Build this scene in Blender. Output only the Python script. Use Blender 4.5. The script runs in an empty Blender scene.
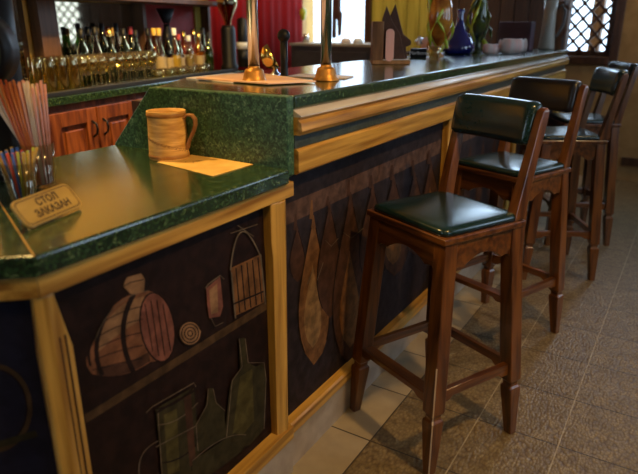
import bpy, bmesh, math, random
from mathutils import Vector, Matrix
random.seed(7)
C = bpy.context.scene.collection
R = math.radians
# ------------------------------------------------------------------ camera
CAM = Vector((.884, 0, 1.32)); FPX = 604.0
pitch = math.atan(212/FPX); az = R(31.6)
FW = Vector((-math.sin(az)*math.cos(pitch), math.cos(az)*math.cos(pitch), -math.sin(pitch)))
RT = Vector((math.cos(az), math.sin(az), 0)); UP = RT.cross(FW)
cd = bpy.data.cameras.new('camera'); cam = bpy.data.objects.new('camera', cd); C.objects.link(cam)
M = Matrix((RT, UP, -FW)).transposed().to_4x4(); M.translation = CAM; cam.matrix_world = M
cd.sensor_width = 36; cd.lens = FPX/638*36; cd.clip_start = .02
cd.dof.use_dof = True; cd.dof.focus_distance = 1.95; cd.dof.aperture_fstop = 2.8
bpy.context.scene.camera = cam
def ray(px, py): return FW + RT*((px-319)/FPX) - UP*((py-237)/FPX)
def hitp(px, py, p0, n):
    d = ray(px, py); p0 = Vector(p0); n = Vector(n)
    return CAM + d*((p0-CAM).dot(n)/d.dot(n))
def atx(px, py, x=0): return hitp(px, py, (x,0,0), (1,0,0))
def aty(px, py, y): return hitp(px, py, (0,y,0), (0,1,0))
def atz(px, py, z): return hitp(px, py, (0,0,z), (0,0,1))
# ------------------------------------------------------------------ materials
MATS = {}
def mat(name, col, rough=.5, metal=0, spec=.5, coat=0):
    m = bpy.data.materials.new(name); m.use_nodes = True
    b = m.node_tree.nodes['Principled BSDF']
    b.inputs['Base Color'].default_value = (*col, 1); b.inputs['Roughness'].default_value = rough
    b.inputs['Metallic'].default_value = metal; b.inputs['Specular IOR Level'].default_value = spec
    b.inputs['Coat Weight'].default_value = coat; b.inputs['Coat Roughness'].default_value = .12
    MATS[name] = m; return m
def texd(name, c1, c2, scale=(1,1,1), nscale=8, rough=.5, bump=.1, detail=6, p1=.35, p2=.65, metal=0, coat=0, distort=.3, c3=None, coord='Object', bscale=None, spec=.5):
    m = mat(name, c1, rough, metal, spec, coat); nt = m.node_tree; N = nt.nodes; L = nt.links; b = N['Principled BSDF']
    tc = N.new('ShaderNodeTexCoord'); mp = N.new('ShaderNodeMapping'); mp.inputs['Scale'].default_value = scale
    L.new(tc.outputs[coord], mp.inputs[0])
    n = N.new('ShaderNodeTexNoise'); n.inputs['Scale'].default_value = nscale; n.inputs['Detail'].default_value = detail
    n.inputs['Distortion'].default_value = distort; L.new(mp.outputs[0], n.inputs[0])
    r = N.new('ShaderNodeValToRGB'); r.color_ramp.elements[0].position = p1; r.color_ramp.elements[1].position = p2
    r.color_ramp.elements[0].color = (*c1,1); r.color_ramp.elements[1].color = (*c2,1)
    if c3: e = r.color_ramp.elements.new(min(.98, p2+.12)); e.color = (*c3,1)
    L.new(n.outputs[0], r.inputs[0]); L.new(r.outputs[0], b.inputs['Base Color'])
    if bump:
        bp = N.new('ShaderNodeBump'); bp.inputs['Strength'].default_value = bump; bp.inputs['Distance'].default_value = .004
        L.new(n.outputs[0], bp.inputs['Height']); L.new(bp.outputs[0], b.inputs['Normal'])
    return m
stool_z = texd('stool_wood', (.050,.014,.0025), (.175,.060,.011), (14,14,1.2), 3, .3, .05, coat=.35)
stool_x = texd('stool_wood_across', (.050,.014,.0025), (.175,.060,.011), (1.2,14,14), 3, .3, .05, coat=.35)
stool_y = texd('stool_wood_along', (.050,.014,.0025), (.175,.060,.011), (14,1.2,14), 3, .3, .05, coat=.35)
pine_y = texd('pine_rail', (.24,.105,.014), (.62,.35,.07), (16,1.0,22), 2.2, .33, .04, coat=.2)
pine_z = texd('pine_post', (.26,.12,.016), (.64,.37,.075), (20,20,1.0), 2.2, .35, .04, coat=.2)
cab_z = texd('cabinet_wood', (.10,.022,.008), (.30,.085,.025), (10,10,1.5), 4, .35, .05, coat=.2)
darkwood = texd('dark_wood', (.030,.012,.006), (.075,.032,.014), (12,12,1.2), 3, .45, .05)
brownwood = texd('brown_wood', (.10,.045,.018), (.20,.10,.04), (12,12,1.2), 3, .45, .05)
plank = texd('yellow_plank', (.38,.29,.035), (.58,.46,.08), (10,1,1.0), 3, .5, .05)
marble = texd('green_marble', (.006,.020,.009), (.040,.080,.030), (1,1,1), 95, .22, .0, detail=10, p1=.42, p2=.62, c3=(.22,.26,.12), distort=1.2, coat=.5, spec=.7)
marble2 = texd('green_marble_wall', (.008,.030,.017), (.050,.125,.062), (1,1,1), 95, .36, .0, detail=10, p1=.38, p2=.58, c3=(.18,.28,.17), distort=1.2)
greyband = texd('grey_green_laminate', (.03,.045,.045), (.06,.08,.075), (1,1,1), 60, .35, 0, detail=8)
cream = texd('ledge_sky_sheen', (.50,.44,.38), (.68,.62,.55), (4,.6,4), 6, .12, 0, coat=.5)  # pale colour stands in for sky reflected on the sloped ledge
leather = texd('green_leather', (.004,.017,.019), (.006,.024,.027), (1,1,1), 90, .22, .02, detail=3, spec=.6)
leather_d = texd('dark_leather', (.004,.004,.007), (.006,.006,.010), (1,1,1), 90, .30, .03, detail=3, spec=.6)
blackp = mat('black_plastic', (.004,.004,.005), .45, 0, .3)
blackm = mat('black_mat', (.008,.008,.009), .6)
chrome = mat('chrome', (.62,.70,.95), .2, 1)
brass = texd('brass_base', (.34,.15,.025), (.55,.26,.05), (1,1,1), 40, .42, .15, metal=.6)
tile_base = texd('skirting_tile', (.30,.25,.20), (.42,.36,.29), (1,1,1), 12, .35, .02)
birch = texd('birch_bark', (.50,.24,.045), (.80,.48,.13), (2,2,14), 8, .55, .25, detail=8)
paper_y = texd('yellow_paper', (.62,.36,.08), (.80,.52,.16), (1,1,1), 14, .6, .02)
paper_p = texd('peach_paper', (.72,.42,.28), (.85,.58,.42), (1,1,1), 5, .55, .02)
paper_w = texd('white_paper', (.68,.60,.58), (.80,.72,.70), (1,1,1), 5, .5, .02)
signwood = texd('sign_board', (.46,.28,.06), (.56,.35,.08), (1.5,5,1), 6, .35, .01)
ink = mat('dark_ink', (.035,.012,.008), .6)
redwall = texd('red_curtain', (.20,.003,.002), (.30,.005,.004), (14,14,.8), 1.6, .9, .1, spec=.1)
tanback = texd('ochre_wall', (.46,.25,.045), (.58,.34,.07), (1,1,1), 5, .7, .05)
tanwall = texd('tan_plaster', (.25,.145,.050), (.33,.20,.075), (1,1,1), 8, .8, .05)
creamwall = texd('cream_plaster', (.34,.26,.17), (.44,.34,.22), (1,1,1), 5, .8, .05)
ceilm = texd('ceiling_plaster', (.32,.26,.20), (.40,.33,.25), (1,1,1), 5, .85, .02)
greycab = texd('grey_cabinet', (.045,.040,.042), (.07,.063,.065), (1,1,1), 10, .45, 0)
gold = mat('gold_metal', (.75,.48,.14), .22, 1)
steel = mat('steel', (.6,.6,.62), .2, 1)
napk = mat('pink_napkin', (.72,.42,.38), .8)
napd = texd('dark_napkin', (.035,.014,.010), (.07,.028,.018), (1,1,1), 20, .7, .1)
white_l = mat('white_label', (.75,.75,.72), .5)
cloth_w = texd('white_cloth', (.66,.60,.56), (.80,.50,.46), (30,2,2), 3, .7, .1)
purple = texd('purple_box', (.035,.014,.028), (.06,.025,.045), (1,1,1), 10, .5, .02)
mirror = mat('mirror_glass', (.62,.52,.36), .04, 1)
woodlight = texd('holder_wood', (.20,.10,.04), (.32,.17,.07), (10,2,2), 4, .45, .03)
def thin_glass(name, tint, gl=.22, rough=.03, gc=(1,.86,.55,1), fk=.75):
    m = bpy.data.materials.new(name); m.use_nodes = True; nt = m.node_tree; N = nt.nodes; L = nt.links
    N.remove(N['Principled BSDF']); o = N['Material Output']
    t = N.new('ShaderNodeBsdfTransparent'); t.inputs[0].default_value = (*tint,1)
    g = N.new('ShaderNodeBsdfGlossy'); g.inputs[0].default_value = gc; g.inputs['Roughness'].default_value = rough
    lw = N.new('ShaderNodeLayerWeight'); lw.inputs[0].default_value = .35
    ad = N.new('ShaderNodeMath'); ad.operation = 'MULTIPLY_ADD'; ad.inputs[1].default_value = fk; ad.inputs[2].default_value = gl*.35
    L.new(lw.outputs['Facing'], ad.inputs[0])
    mx = N.new('ShaderNodeMixShader'); L.new(ad.outputs[0], mx.inputs[0]); L.new(t.outputs[0], mx.inputs[1]); L.new(g.outputs[0], mx.inputs[2])
    L.new(mx.outputs[0], o.inputs[0]); MATS[name] = m; return m
glass = thin_glass('gold_lit_glass', (.93,.88,.70), .3)  # golden lamp shine is put into the tint and gloss colour
plastic_c = thin_glass('clear_plastic_cup', (.95,.93,.86), .1, .1, (1,.9,.7,1), .35)
pane_m = thin_glass('window_pane', (.96,.98,1.0), .05)
glass_g = thin_glass('green_bottle_glass', (.10,.22,.06), .2)
glass_b = thin_glass('brown_bottle_glass', (.32,.12,.03), .2)
glass_a = thin_glass('amber_liquor', (.85,.50,.12), .2)
glass_c = thin_glass('pale_bottle_glass', (.80,.78,.62), .2)
blueg = mat('cobalt_glass', (.004,.006,.14), .08, 0, .8, .6)
ygreen = texd('green_yellow_glass', (.25,.34,.01), (.75,.78,.06), (1,1,1), 14, .1, 0, coat=.6)
orange_g = texd('orange_glass', (.30,.06,.01), (.70,.28,.03), (1,1,1), 14, .1, 0, coat=.6)
def paint(name, c, v=.35, rough=.6):
    return texd(name, tuple(x*(1-v) for x in c), tuple(x*(1+v) for x in c), (1,1,1), 30, rough+.1, .04, detail=8, spec=.15)
P_bg = paint('painted_background', (.013,.0055,.0042), .4, .5)
P_bg2 = paint('painted_wall_background', (.020,.014,.016), .4, .5)
P_blue = paint('painted_night_blue', (.011,.010,.020), .25, .5)
P_shelf = paint('painted_shelf', (.055,.030,.013))
P_brl = paint('painted_barrel_stave', (.15,.062,.030)); P_brd = paint('painted_barrel_lid', (.15,.055,.038))
P_line = paint('painted_dark_line', (.012,.006,.005)); P_tan = paint('painted_tan', (.20,.11,.055))
P_lt = paint('painted_highlight', (.10,.075,.05)); P_olive = paint('painted_olive', (.055,.045,.014))
P_olive2 = paint('painted_dull_olive', (.028,.023,.010)); P_ham = paint('painted_ham', (.13,.058,.020))
P_ham2 = paint('painted_dark_ham', (.050,.022,.013)); P_gl = paint('painted_pale_glow', (.19,.105,.04))
P_beam = paint('painted_beam', (.075,.040,.028))
# ------------------------------------------------------------------ mesh helpers
class MB:
    def __init__(s): s.v = []; s.f = []; s.mi = []; s.sm = []
    def add(s, vs, fs, mi=0, smooth=False):
        k = len(s.v); s.v += [tuple(v) for v in vs]; s.f += [[i+k for i in f] for f in fs]; s.mi += [mi]*len(fs); s.sm += [smooth]*len(fs); return s
    def box(s, a, b, mi=0):
        x0,y0,z0 = a; x1,y1,z1 = b
        return s.add([(x0,y0,z0),(x1,y0,z0),(x1,y1,z0),(x0,y1,z0),(x0,y0,z1),(x1,y0,z1),(x1,y1,z1),(x0,y1,z1)],
          [(0,3,2,1),(4,5,6,7),(0,1,5,4),(1,2,6,5),(2,3,7,6),(3,0,4,7)], mi)
    def loft(s, rings, mi=0, smooth=False, cap=True, closed=True):
        n = len(rings[0]); vs = [p for r in rings for p in r]; fs = []
        for i in range(len(rings)-1):
            for j in range(n if closed else n-1):
                k = (j+1) % n; fs.append((i*n+j, i*n+k, (i+1)*n+k, (i+1)*n+j))
        if cap: fs.append(tuple(range(n-1,-1,-1))); fs.append(tuple((len(rings)-1)*n+j for j in range(n)))
        return s.add(vs, fs, mi, smooth)
    def lathe(s, prof, c=(0,0,0), seg=20, mi=0, cap=False):
        rings = [[(c[0]+r*math.cos(2*math.pi*j/seg), c[1]+r*math.sin(2*math.pi*j/seg), c[2]+z) for j in range(seg)] for r,z in prof]
        return s.loft(rings, mi, True, cap)
    def beam(s, p, q, w, h, mi=0, up=(0,0,1)):   # w sideways, h upward
        p = Vector(p); q = Vector(q); d = (q-p).normalized(); up = Vector(up); sd = d.cross(up)
        if sd.length < 1e-4: sd = Vector((1,0,0))
        sd.normalize(); u = sd.cross(d)
        r = lambda c: [c-sd*w/2-u*h/2, c+sd*w/2-u*h/2, c+sd*w/2+u*h/2, c-sd*w/2+u*h/2]
        return s.loft([r(p), r(q)], mi)
    def tube(s, pts, r, seg=10, mi=0, cap=True):
        pts = [Vector(p) for p in pts]; rings = []
        rr = r if isinstance(r,(list,tuple)) else [r]*len(pts); ref = None
        for i,p in enumerate(pts):
            d = (pts[min(i+1,len(pts)-1)]-pts[max(i-1,0)]).normalized()
            if ref is None: ref = Vector((0,0,1)) if abs(d.z)<.9 else Vector((1,0,0))
            a = (ref-d*ref.dot(d)).normalized(); ref = a; b = d.cross(a)
            rings.append([p+(a*math.cos(2*math.pi*j/seg)+b*math.sin(2*math.pi*j/seg))*rr[i] for j in range(seg)])
        return s.loft(rings, mi, True, cap)
    def prism(s, poly, z0, z1, mi=0):
        return s.loft([[(x,y,z0) for x,y in poly],[(x,y,z1) for x,y in poly]], mi)
    def build(s, name, m=None, parent=None, bevel=0, subsurf=0, seg=2):
        me = bpy.data.meshes.new(name); me.from_pydata(s.v, [], s.f)
        for x in (m if isinstance(m, (list,tuple)) else [m]): me.materials.append(x)
        for p,mi,sm in zip(me.polygons, s.mi, s.sm): p.material_index = mi; p.use_smooth = sm
        bm = bmesh.new(); bm.from_mesh(me); bmesh.ops.recalc_face_normals(bm, faces=bm.faces); bm.to_mesh(me); bm.free()
        o = bpy.data.objects.new(name, me); C.objects.link(o)
        if parent: o.parent = parent
        if bevel:
            b = o.modifiers.new('bevel','BEVEL'); b.width = bevel; b.segments = seg; b.limit_method = 'ANGLE'
        if subsurf:
            b = o.modifiers.new('subdivision','SUBSURF'); b.levels = b.render_levels = subsurf
        return o
def tag(o, label, cat, group=None, kind=None):
    o['label'] = label; o['category'] = cat
    if group: o['group'] = group
    if kind: o['kind'] = kind
    return o
def empty(name, loc=(0,0,0), rz=0, label=None, cat=None, group=None):
    o = bpy.data.objects.new(name, None); o.empty_display_size = .05; C.objects.link(o); o.location = loc; o.rotation_euler = (0,0,rz)
    if label: tag(o, label, cat, group)
    return o
def copy_tree(o, parent=None):
    c = o.copy(); C.objects.link(c)
    if parent: c.parent = parent
    for ch in list(o.children): copy_tree(ch, c)
    return c
def struct(o): o['kind'] = 'structure'; return o
def textmesh(name, body, size, m, parent, mtx, extrude=.0006, align='CENTER', offset=0):
    cu = bpy.data.curves.new(name, 'FONT'); cu.body = body; cu.size = size; cu.extrude = extrude; cu.align_x = align; cu.align_y = 'CENTER'; cu.offset = offset; cu.resolution_u = 3
    t = bpy.data.objects.new(name, cu); C.objects.link(t); bpy.context.view_layer.update()
    me = bpy.data.meshes.new_from_object(t.evaluated_get(bpy.context.evaluated_depsgraph_get()))
    bpy.data.objects.remove(t); me.materials.clear(); me.materials.append(m)
    o = bpy.data.objects.new(name, me); C.objects.link(o); o.parent = parent; o.matrix_local = mtx; return o
# ------------------------------------------------------------------ room
FARY = 5.95; XR = 2.7; YN = -2.2; CH = 2.75
# back bar frame: O origin, u along, w into the wall
O = Vector((-1.67,1.79,0)); bu = Vector((-.185,.983,0)).normalized(); bw = Vector((-bu.y, bu.x, 0)); BYAW = math.atan2(-bu.x, bu.y)
def B(u, w, z): return O + bu*u + bw*w + Vector((0,0,z))
def u_at(px, py, w): return (hitp(px, py, B(0,w,0), bw) - O).dot(bu)
# floor
fl = struct(MB().box((-4.2,YN,-.05),(XR+.1,FARY+.1,0)).build('floor', None))
m = mat('floor_tile', (.3,.25,.18), .40); nt = m.node_tree; N = nt.nodes; L = nt.links; b = N['Principled BSDF']
geo = N.new('ShaderNodeNewGeometry'); sep = N.new('ShaderNodeSeparateXYZ'); L.new(geo.outputs['Position'], sep.inputs[0])
def mth(op, a, bb=None, c=None):
    n = N.new('ShaderNodeMath'); n.operation = op
    for i,x in enumerate((a,bb,c)):
        if x is None: continue
        if isinstance(x,(int,float)): n.inputs[i].default_value = x
        else: L.new(x, n.inputs[i])
    return n.outputs[0]
sx = mth('DIVIDE', mth('SUBTRACT', sep.outputs[0], .145), .272); sy = mth('DIVIDE', mth('SUBTRACT', sep.outputs[1], 1.53), .304)
def line(s, w):
    f = mth('FRACT', s); d = mth('MINIMUM', f, mth('SUBTRACT', 1, f)); return mth('LESS_THAN', d, w)
gcol = mth('MULTIPLY', line(sx, .0085), mth('GREATER_THAN', sep.outputs[0], .2)); grow = mth('MAXIMUM', line(sx, .0085), line(sy, .009)); grout = grow
mp = N.new('ShaderNodeMapping'); mp.inputs['Scale'].default_value = (1,.55,1); L.new(geo.outputs['Position'], mp.inputs[0])
vo = N.new('ShaderNodeTexVoronoi'); vo.inputs['Scale'].default_value = 115; L.new(mp.outputs[0], vo.inputs[0])
no = N.new('ShaderNodeTexNoise'); no.inputs['Scale'].default_value = 16; no.inputs['Detail'].default_value = 8; L.new(geo.outputs['Position'], no.inputs[0])
r1 = N.new('ShaderNodeValToRGB'); r1.color_ramp.elements[0].position = .3; r1.color_ramp.elements[1].position = .7
r1.color_ramp.elements[0].color = (.155,.115,.055,1); r1.color_ramp.elements[1].color = (.31,.24,.13,1); L.new(no.outputs[0], r1.inputs[0])
smooth_t = mth('LESS_THAN', sep.outputs[0], .145)
pit = mth('MULTIPLY', mth('SUBTRACT', 1, smooth_t), vo.outputs['Distance'])
mixp = N.new('ShaderNodeMix'); mixp.data_type = 'RGBA'; L.new(mth('MULTIPLY', pit, 1.1), mixp.inputs[0]); L.new(r1.outputs[0], mixp.inputs[6]); mixp.inputs[7].default_value = (.10,.065,.035,1)
mixs = N.new('ShaderNodeMix'); mixs.data_type = 'RGBA'; L.new(mth('MULTIPLY', smooth_t, .6), mixs.inputs[0]); L.new(mixp.outputs[2], mixs.inputs[6]); mixs.inputs[7].default_value = (.40,.33,.24,1)
mixg = N.new('ShaderNodeMix'); mixg.data_type = 'RGBA'; L.new(grout, mixg.inputs[0]); L.new(mixs.outputs[2], mixg.inputs[6]); mixg.inputs[7].default_value = (.045,.033,.024,1)
mixc = N.new('ShaderNodeMix'); mixc.data_type = 'RGBA'; L.new(gcol, mixc.inputs[0]); L.new(mixg.outputs[2], mixc.inputs[6]); mixc.inputs[7].default_value = (.30,.25,.17,1)
L.new(mixc.outputs[2], b.inputs['Base Color'])
bp = N.new('ShaderNodeBump'); bp.inputs['Strength'].default_value = .55; bp.inputs['Distance'].default_value = .004
L.new(mth('SUBTRACT', mth('MULTIPLY', mth('SUBTRACT', 1, smooth_t), mth('SUBTRACT', 1, vo.outputs['Distance'])), mth('MULTIPLY', grout, 1.2)), bp.inputs['Height']); L.new(bp.outputs[0], b.inputs['Normal'])
fl.data.materials.clear(); fl.data.materials.append(m)
struct(MB().box((-4.4,YN,CH),(XR+.1,FARY+.1,CH+.05)).build('ceiling', ceilm))
def wall_holes(name, m, fn, a0, a1, z0, z1, holes):   # fn maps (a, d, z); d is thickness 0..1
    mb = MB(); hs = sorted(holes); cur = a0
    def bx(p, q, r, s_):
        if q-p < 1e-4 or s_-r < 1e-4: return
        vs = [fn(p,0,r),fn(q,0,r),fn(q,1,r),fn(p,1,r),fn(p,0,s_),fn(q,0,s_),fn(q,1,s_),fn(p,1,s_)]
        mb.add(vs, [(0,3,2,1),(4,5,6,7),(0,1,5,4),(1,2,6,5),(2,3,7,6),(3,0,4,7)])
    for h0,h1,g0,g1 in hs:
        bx(cur,h0,z0,z1); bx(h0,h1,z0,g0); bx(h0,h1,g1,z1); cur = h1
    bx(cur,a1,z0,z1); return struct(mb.build(name, m))
W1 = (-3.05,-2.19,1.02,2.25)      # bright window behind the bar
W2 = (-.26,.17,1.06,2.35)         # lattice window
W3 = (-1.75,-.40,1.78,2.45); W4 = (.50,1.15,1.80,2.45)  # unseen windows, added for the blue sheen on the stool seats
farfn = lambda a,d,z: (a, FARY+d*.1, z)
wall_holes('wall_far', tanwall, farfn, -4.2, XR, 0, CH, [W1, W2, W3, W4])
RW = [(.35,1.25,1.0,2.2),(2.3,3.2,1.0,2.2),(4.1,5.0,1.0,2.2)]
rfn = lambda a,d,z: (XR+d*.1, a, z)
wall_holes('wall_right', creamwall, rfn, YN, FARY, 0, CH, RW)
nfn = lambda a,d,z: (a, YN-d*.1, z)
NW = (-2.0,-.7,.9,2.3)
wall_holes('wall_near', creamwall, nfn, -4.2, XR, 0, CH, [NW])
WALLW = .50
bwall = MB(); pa, pb = B(-4.3,WALLW,0), B(4.6,WALLW,0)
bwall.loft([[pa, pb, pb+bw*.1, pa+bw*.1],[p+Vector((0,0,CH)) for p in (pa,pb,pb+bw*.1,pa+bw*.1)]])
struct(bwall.build('wall_left', tanback))
# windows
def window(name, fn, W, bars=True, fm=brownwood):
    a0,a1,z0,z1 = W; t = .045; e = struct(MB().add([fn(a0,.6,z0),fn(a1,.6,z0),fn(a1,.6,z1),fn(a0,.6,z1)], [(0,1,2,3)]).build(name, pane_m))
    mb = MB()
    def bar(p,q,r,s_):
        mb.add([fn(p,.25,r),fn(q,.25,r),fn(q,.55,r),fn(p,.55,r),fn(p,.25,s_),fn(q,.25,s_),fn(q,.55,s_),fn(p,.55,s_)], [(0,3,2,1),(4,5,6,7),(0,1,5,4),(1,2,6,5),(2,3,7,6),(3,0,4,7)])
    bar(a0,a0+t,z0,z1); bar(a1-t,a1,z0,z1); bar(a0+t,a1-t,z0,z0+t); bar(a0+t,a1-t,z1-t,z1)
    if bars: mm = (a0+a1)/2; bar(mm-.02,mm+.02,z0+t,z1-t)
    mb.build('window_frame', fm, e); return e
window('window_1', farfn, W1, False, mat('white_frame', (.6,.6,.55), .5))
w2 = window('window_2', farfn, W2, False, darkwood)
window('window_6', nfn, NW); window('window_7', farfn, W3); window('window_8', farfn, W4)
for i,W in enumerate(RW): window('window_%d'%(i+3), rfn, W)
lat = MB(); a0,a1,z0,z1 = W2; pz = .125; px_ = .115
for sg in (1,-1):
    k = -40
    while k < 40:
        # line a = a0 + k*px_ + sg*(z-z0)*px_/pz
        pts = []
        za, zb = z0, z1
        fa = lambda z: a0 + k*px_ + sg*(z-z0)*px_/pz
        zs = sorted([z0 + (a0-(a0+k*px_))/(sg*px_/pz), z0 + (a1-(a0+k*px_))/(sg*px_/pz)])
        za, zb = max(z0, zs[0]), min(z1, zs[1])
        if zb-za > .02: lat.beam((fa(za),FARY+(.020 if sg>0 else .013),za),(fa(zb),FARY+(.020 if sg>0 else .013),zb),.022,.010, up=(0,1,0))
        k += 1
lat.build('lattice', darkwood, w2)
fr = MB(); a,bq,c,d = W2
fr.box((a-.09,FARY-.035,c-.07),(a-.001,FARY-.001,d+.07)).box((bq+.001,FARY-.035,c-.07),(bq+.07,FARY-.001,d+.07)).box((a,FARY-.035,c-.07),(bq,FARY-.001,c-.001)).box((a,FARY-.035,d+.001),(bq,FARY-.001,d+.07))
struct(fr.build('trim_1', darkwood, None, .006))
# outside posts behind the lattice
tag(MB().box((-.10,FARY+.55,0),(.0,FARY+.68,2.6)).build('garden_post', brownwood), 'brown wooden post outside, seen through the diamond lattice window', 'post')
# timber panelling on the far wall
pp = MB()
x = -2.12
while x < -1.32: pp.box((x,FARY-.03,0),(x+.125,FARY-.002,1.75)); x += .131
struct(pp.build('trim_2', plank, None, .004))
dp = MB(); x = -1.32
while x < -.36: dp.box((x,FARY-.05,0),(x+.125,FARY-.002,1.75)); x += .131
struct(dp.build('trim_3', darkwood, None, .004))
struct(MB().box((-2.185,FARY-.06,0),(-2.125,FARY-.002,CH-.01)).build('trim_4', darkwood, None, .004))
struct(MB().box((.40,FARY-.02,.14),(XR,FARY-.001,.21)).build('baseboard_far', darkwood))
# ------------------------------------------------------------------ bar
Z_T, Z_U = .966, 1.150
YE, YF, TH = 1.272, 4.90, .033
d2 = Vector((-.75,-.66)).normalized(); seamd = Vector((-.911,.412))
cor = Vector((.012,.536))
depth = .66
bar = empty('bar_counter', (0,1.3,0), 0, 'long bar front with painted picture panels in yellow pine framing', 'bar counter')
def P(mb, name, m, bevel=0, **k):
    o = mb.build(name, m, bar, bevel, **k); o.location = (0,-1.3,0); return o
n2 = Vector((-d2.y, d2.x)); n2 = n2 if n2.y < 0 else -n2      # outward normal of angled left side
def off(k, e=0):   # corner shifted inward by k from both faces
    # lines: x = cor.x-k ; (p-cor).n2 = -k
    x = -k; y = (-k - x*n2.x)/n2.y; return Vector((cor.x+x, cor.y+y))
LEN2 = 1.1
def lowpoly(k, kb, y1):
    c0 = off(k); e = c0 + d2*LEN2; ci = off(kb); ei = ci + d2*LEN2
    return [(c0.x,c0.y),(c0.x,y1),(ci.x,y1),(ci.x,ci.y),(ei.x,ei.y),(e.x,e.y)]
# body core (dark carcass)
P(MB().prism(lowpoly(.045,.60,YE-.001), .0, .92), 'carcass', darkwood)
P(MB().box((-.60,1.31,0),(-.035,4.86,1.10)), 'carcass', darkwood)
# lower counter top
lt = MB().prism(lowpoly(0,depth,YE-.001), .926, Z_T)
ltop = tag(lt.build('countertop', marble, None, .006, seg=3), 'lower green marbled countertop with angled corner, carrying the mug and straws', 'countertop')
sm_ = MB(); s0 = off(0); s1 = off(depth); dd = (s1-s0).normalized(); nn = Vector((-dd.y, dd.x))
sm_.loft([[(*(s0+nn*.0016),Z_T+.0004),(*(s0-nn*.0016),Z_T+.0004),(*(s1-nn*.0016),Z_T+.0004),(*(s1+nn*.0016),Z_T+.0004)],[(*(s0+nn*.0016),Z_T+.001),(*(s0-nn*.0016),Z_T+.001),(*(s1-nn*.0016),Z_T+.001),(*(s1+nn*.0016),Z_T+.001)]])
sm_.build('seam_strip', mat('brass_seam', (.55,.35,.12), .35, .6), ltop)
# metal-bright trim line under the front edge is the bevelled laminate itself
# end wall of the raised part
ew = MB(); poly = [(-.654,Z_T-.04),(-.654,Z_T+.002),(-.478,Z_U),(.006,Z_U),(.006,.945),(-.03,.925),(-.60,.925)]
ew.loft([[(x,YE,z) for x,z in poly],[(x,YE+TH,z) for x,z in poly]])
P(ew, 'end_wall', marble2, .004)
# raised counter top
up = MB().prism([(.008,YE+TH+.0005),(.008,YF),(-.62,YF),(-.62,1.56),(-.478,YE+TH+.0005)], Z_U-.036, Z_U)
utop = tag(up.build('countertop', marble, None, .007, seg=3), 'raised green marbled bar top running away to the far wall', 'countertop')
# mouldings along raised front (profile in x,z extruded in y)
def rail(prof, y0, y1, name, m, bevel=0):
    mb = MB().loft([[(x,y0,z) for x,z in prof],[(x,y1,z) for x,z in prof]]); return P(mb, name, m, bevel)
Y0 = YE+TH+.001
rail([(-.03,1.113),(.002,1.113),(.026,1.100),(.026,1.096),(-.03,1.096)], Y0, YF, 'ledge_strip', cream)
rail([(-.03,1.095),(.025,1.095),(.018,1.088),(.027,1.080),(.030,1.060),(.022,1.049),(-.03,1.049)], Y0, YF, 'moulding', pine_y)
rail([(-.03,1.048),(.006,1.048),(.006,1.013),(-.03,1.013)], Y0, YF, 'laminate_band', greyband)
rail([(-.03,1.012),(.010,1.012),(.018,1.006),(.018,.950),(.010,.944),(-.03,.944)], Y0, YF, 'rail', pine_y)
# lower counter rail: follows both faces
def lowrail(k0, k1, z0, z1, name, m, bevel=.002, ytop=YE+TH):
    a0, a1 = off(k0), off(k1); e0, e1 = a0+d2*LEN2, a1+d2*LEN2
    f = MB().prism([(a0.x,a0.y),(a0.x,ytop),(a1.x,ytop),(a1.x,a1.y)], z0, z1); P(f, name, m, bevel)
    g = MB().prism([(a0.x-.0005,a0.y-.0005),(a1.x-.0005,a1.y-.0005),(e1.x,e1.y),(e0.x,e0.y)], z0, z1); P(g, name, m, bevel)
lowrail(.010,.05,.886,.9255,'rail',pine_y)
lowrail(.0,.05,.128,.172,'rail',pine_y,ytop=YE)
lowrail(.006,.05,.0,.1275,'skirting',tile_base,0,ytop=YE)
rail([(-.03,.128),(.000,.128),(.004,.134),(.004,.166),(-.002,.172),(-.03,.172)], YE+.001, YF, 'rail', pine_y)
rail([(-.03,0),(-.006,0),(-.006,.1275),(-.03,.1275)], YE+.001, YF, 'skirting', tile_base)
# pilaster at the step, and further ones down the bar
def pilaster(y0, y1, z0, z1, xb, t0, t1, zb):
    # bracket: proud at the top, slimmer below, with a ridge
    mb = MB(); rings = []
    for z,t,g in ((z0,t0,.006),(zb,t0+.004,.003),(zb+.04,t1,0),(z1,t1,0)):
        ym = (y0+y1)/2+.012
        rings.append([(xb,y0+g,z),(xb+t,y0+g,z),(xb+t+.010,ym,z),(xb+t,y1-g,z),(xb,y1-g,z)])
    mb.loft(rings); P(mb, 'pilaster', pine_z, .002)
pilaster(1.203,1.271,.150,.885,-.034,.030,.032,.74)
for y in (2.50,3.62): pilaster(y,y+.07,.173,.943,-.030,.026,.030,.78)
pilaster(4.83,4.90,.173,.943,-.030,.026,.030,.78)
# corner post, folded over both faces
cp = MB(); rings = []
for z,wl,wr,t in ((0.0,.016,.048,0),(.77,.018,.048,0),(.81,.015,.040,0),(.885,.012,.026,0)):
    k = .045; a = off(k); o_ = off(.012)
    aL = a + d2*wl; oL = off(.016)+d2*wl; aR = a+Vector((0,wr)); oR = off(.016)+Vector((0,wr))
    c1 = o_ + d2*.012; c2 = o_ + Vector((0,.012))
    rings.append([(*aL,z),(*oL,z),(*c1,z),(*c2,z),(*oR,z),(*aR,z),(*a,z)])
cp.loft(rings); P(cp, 'corner_post', pine_z, .002)
gr = MB()
for q in (.024,.036):
    o_ = off(.0135)+Vector((0,q))
    gr.beam((o_.x,o_.y,.17),(o_.x,o_.y,.80),.0025,.0022,up=(0,1,0))
P(gr,'groove_line',ink)
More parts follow.
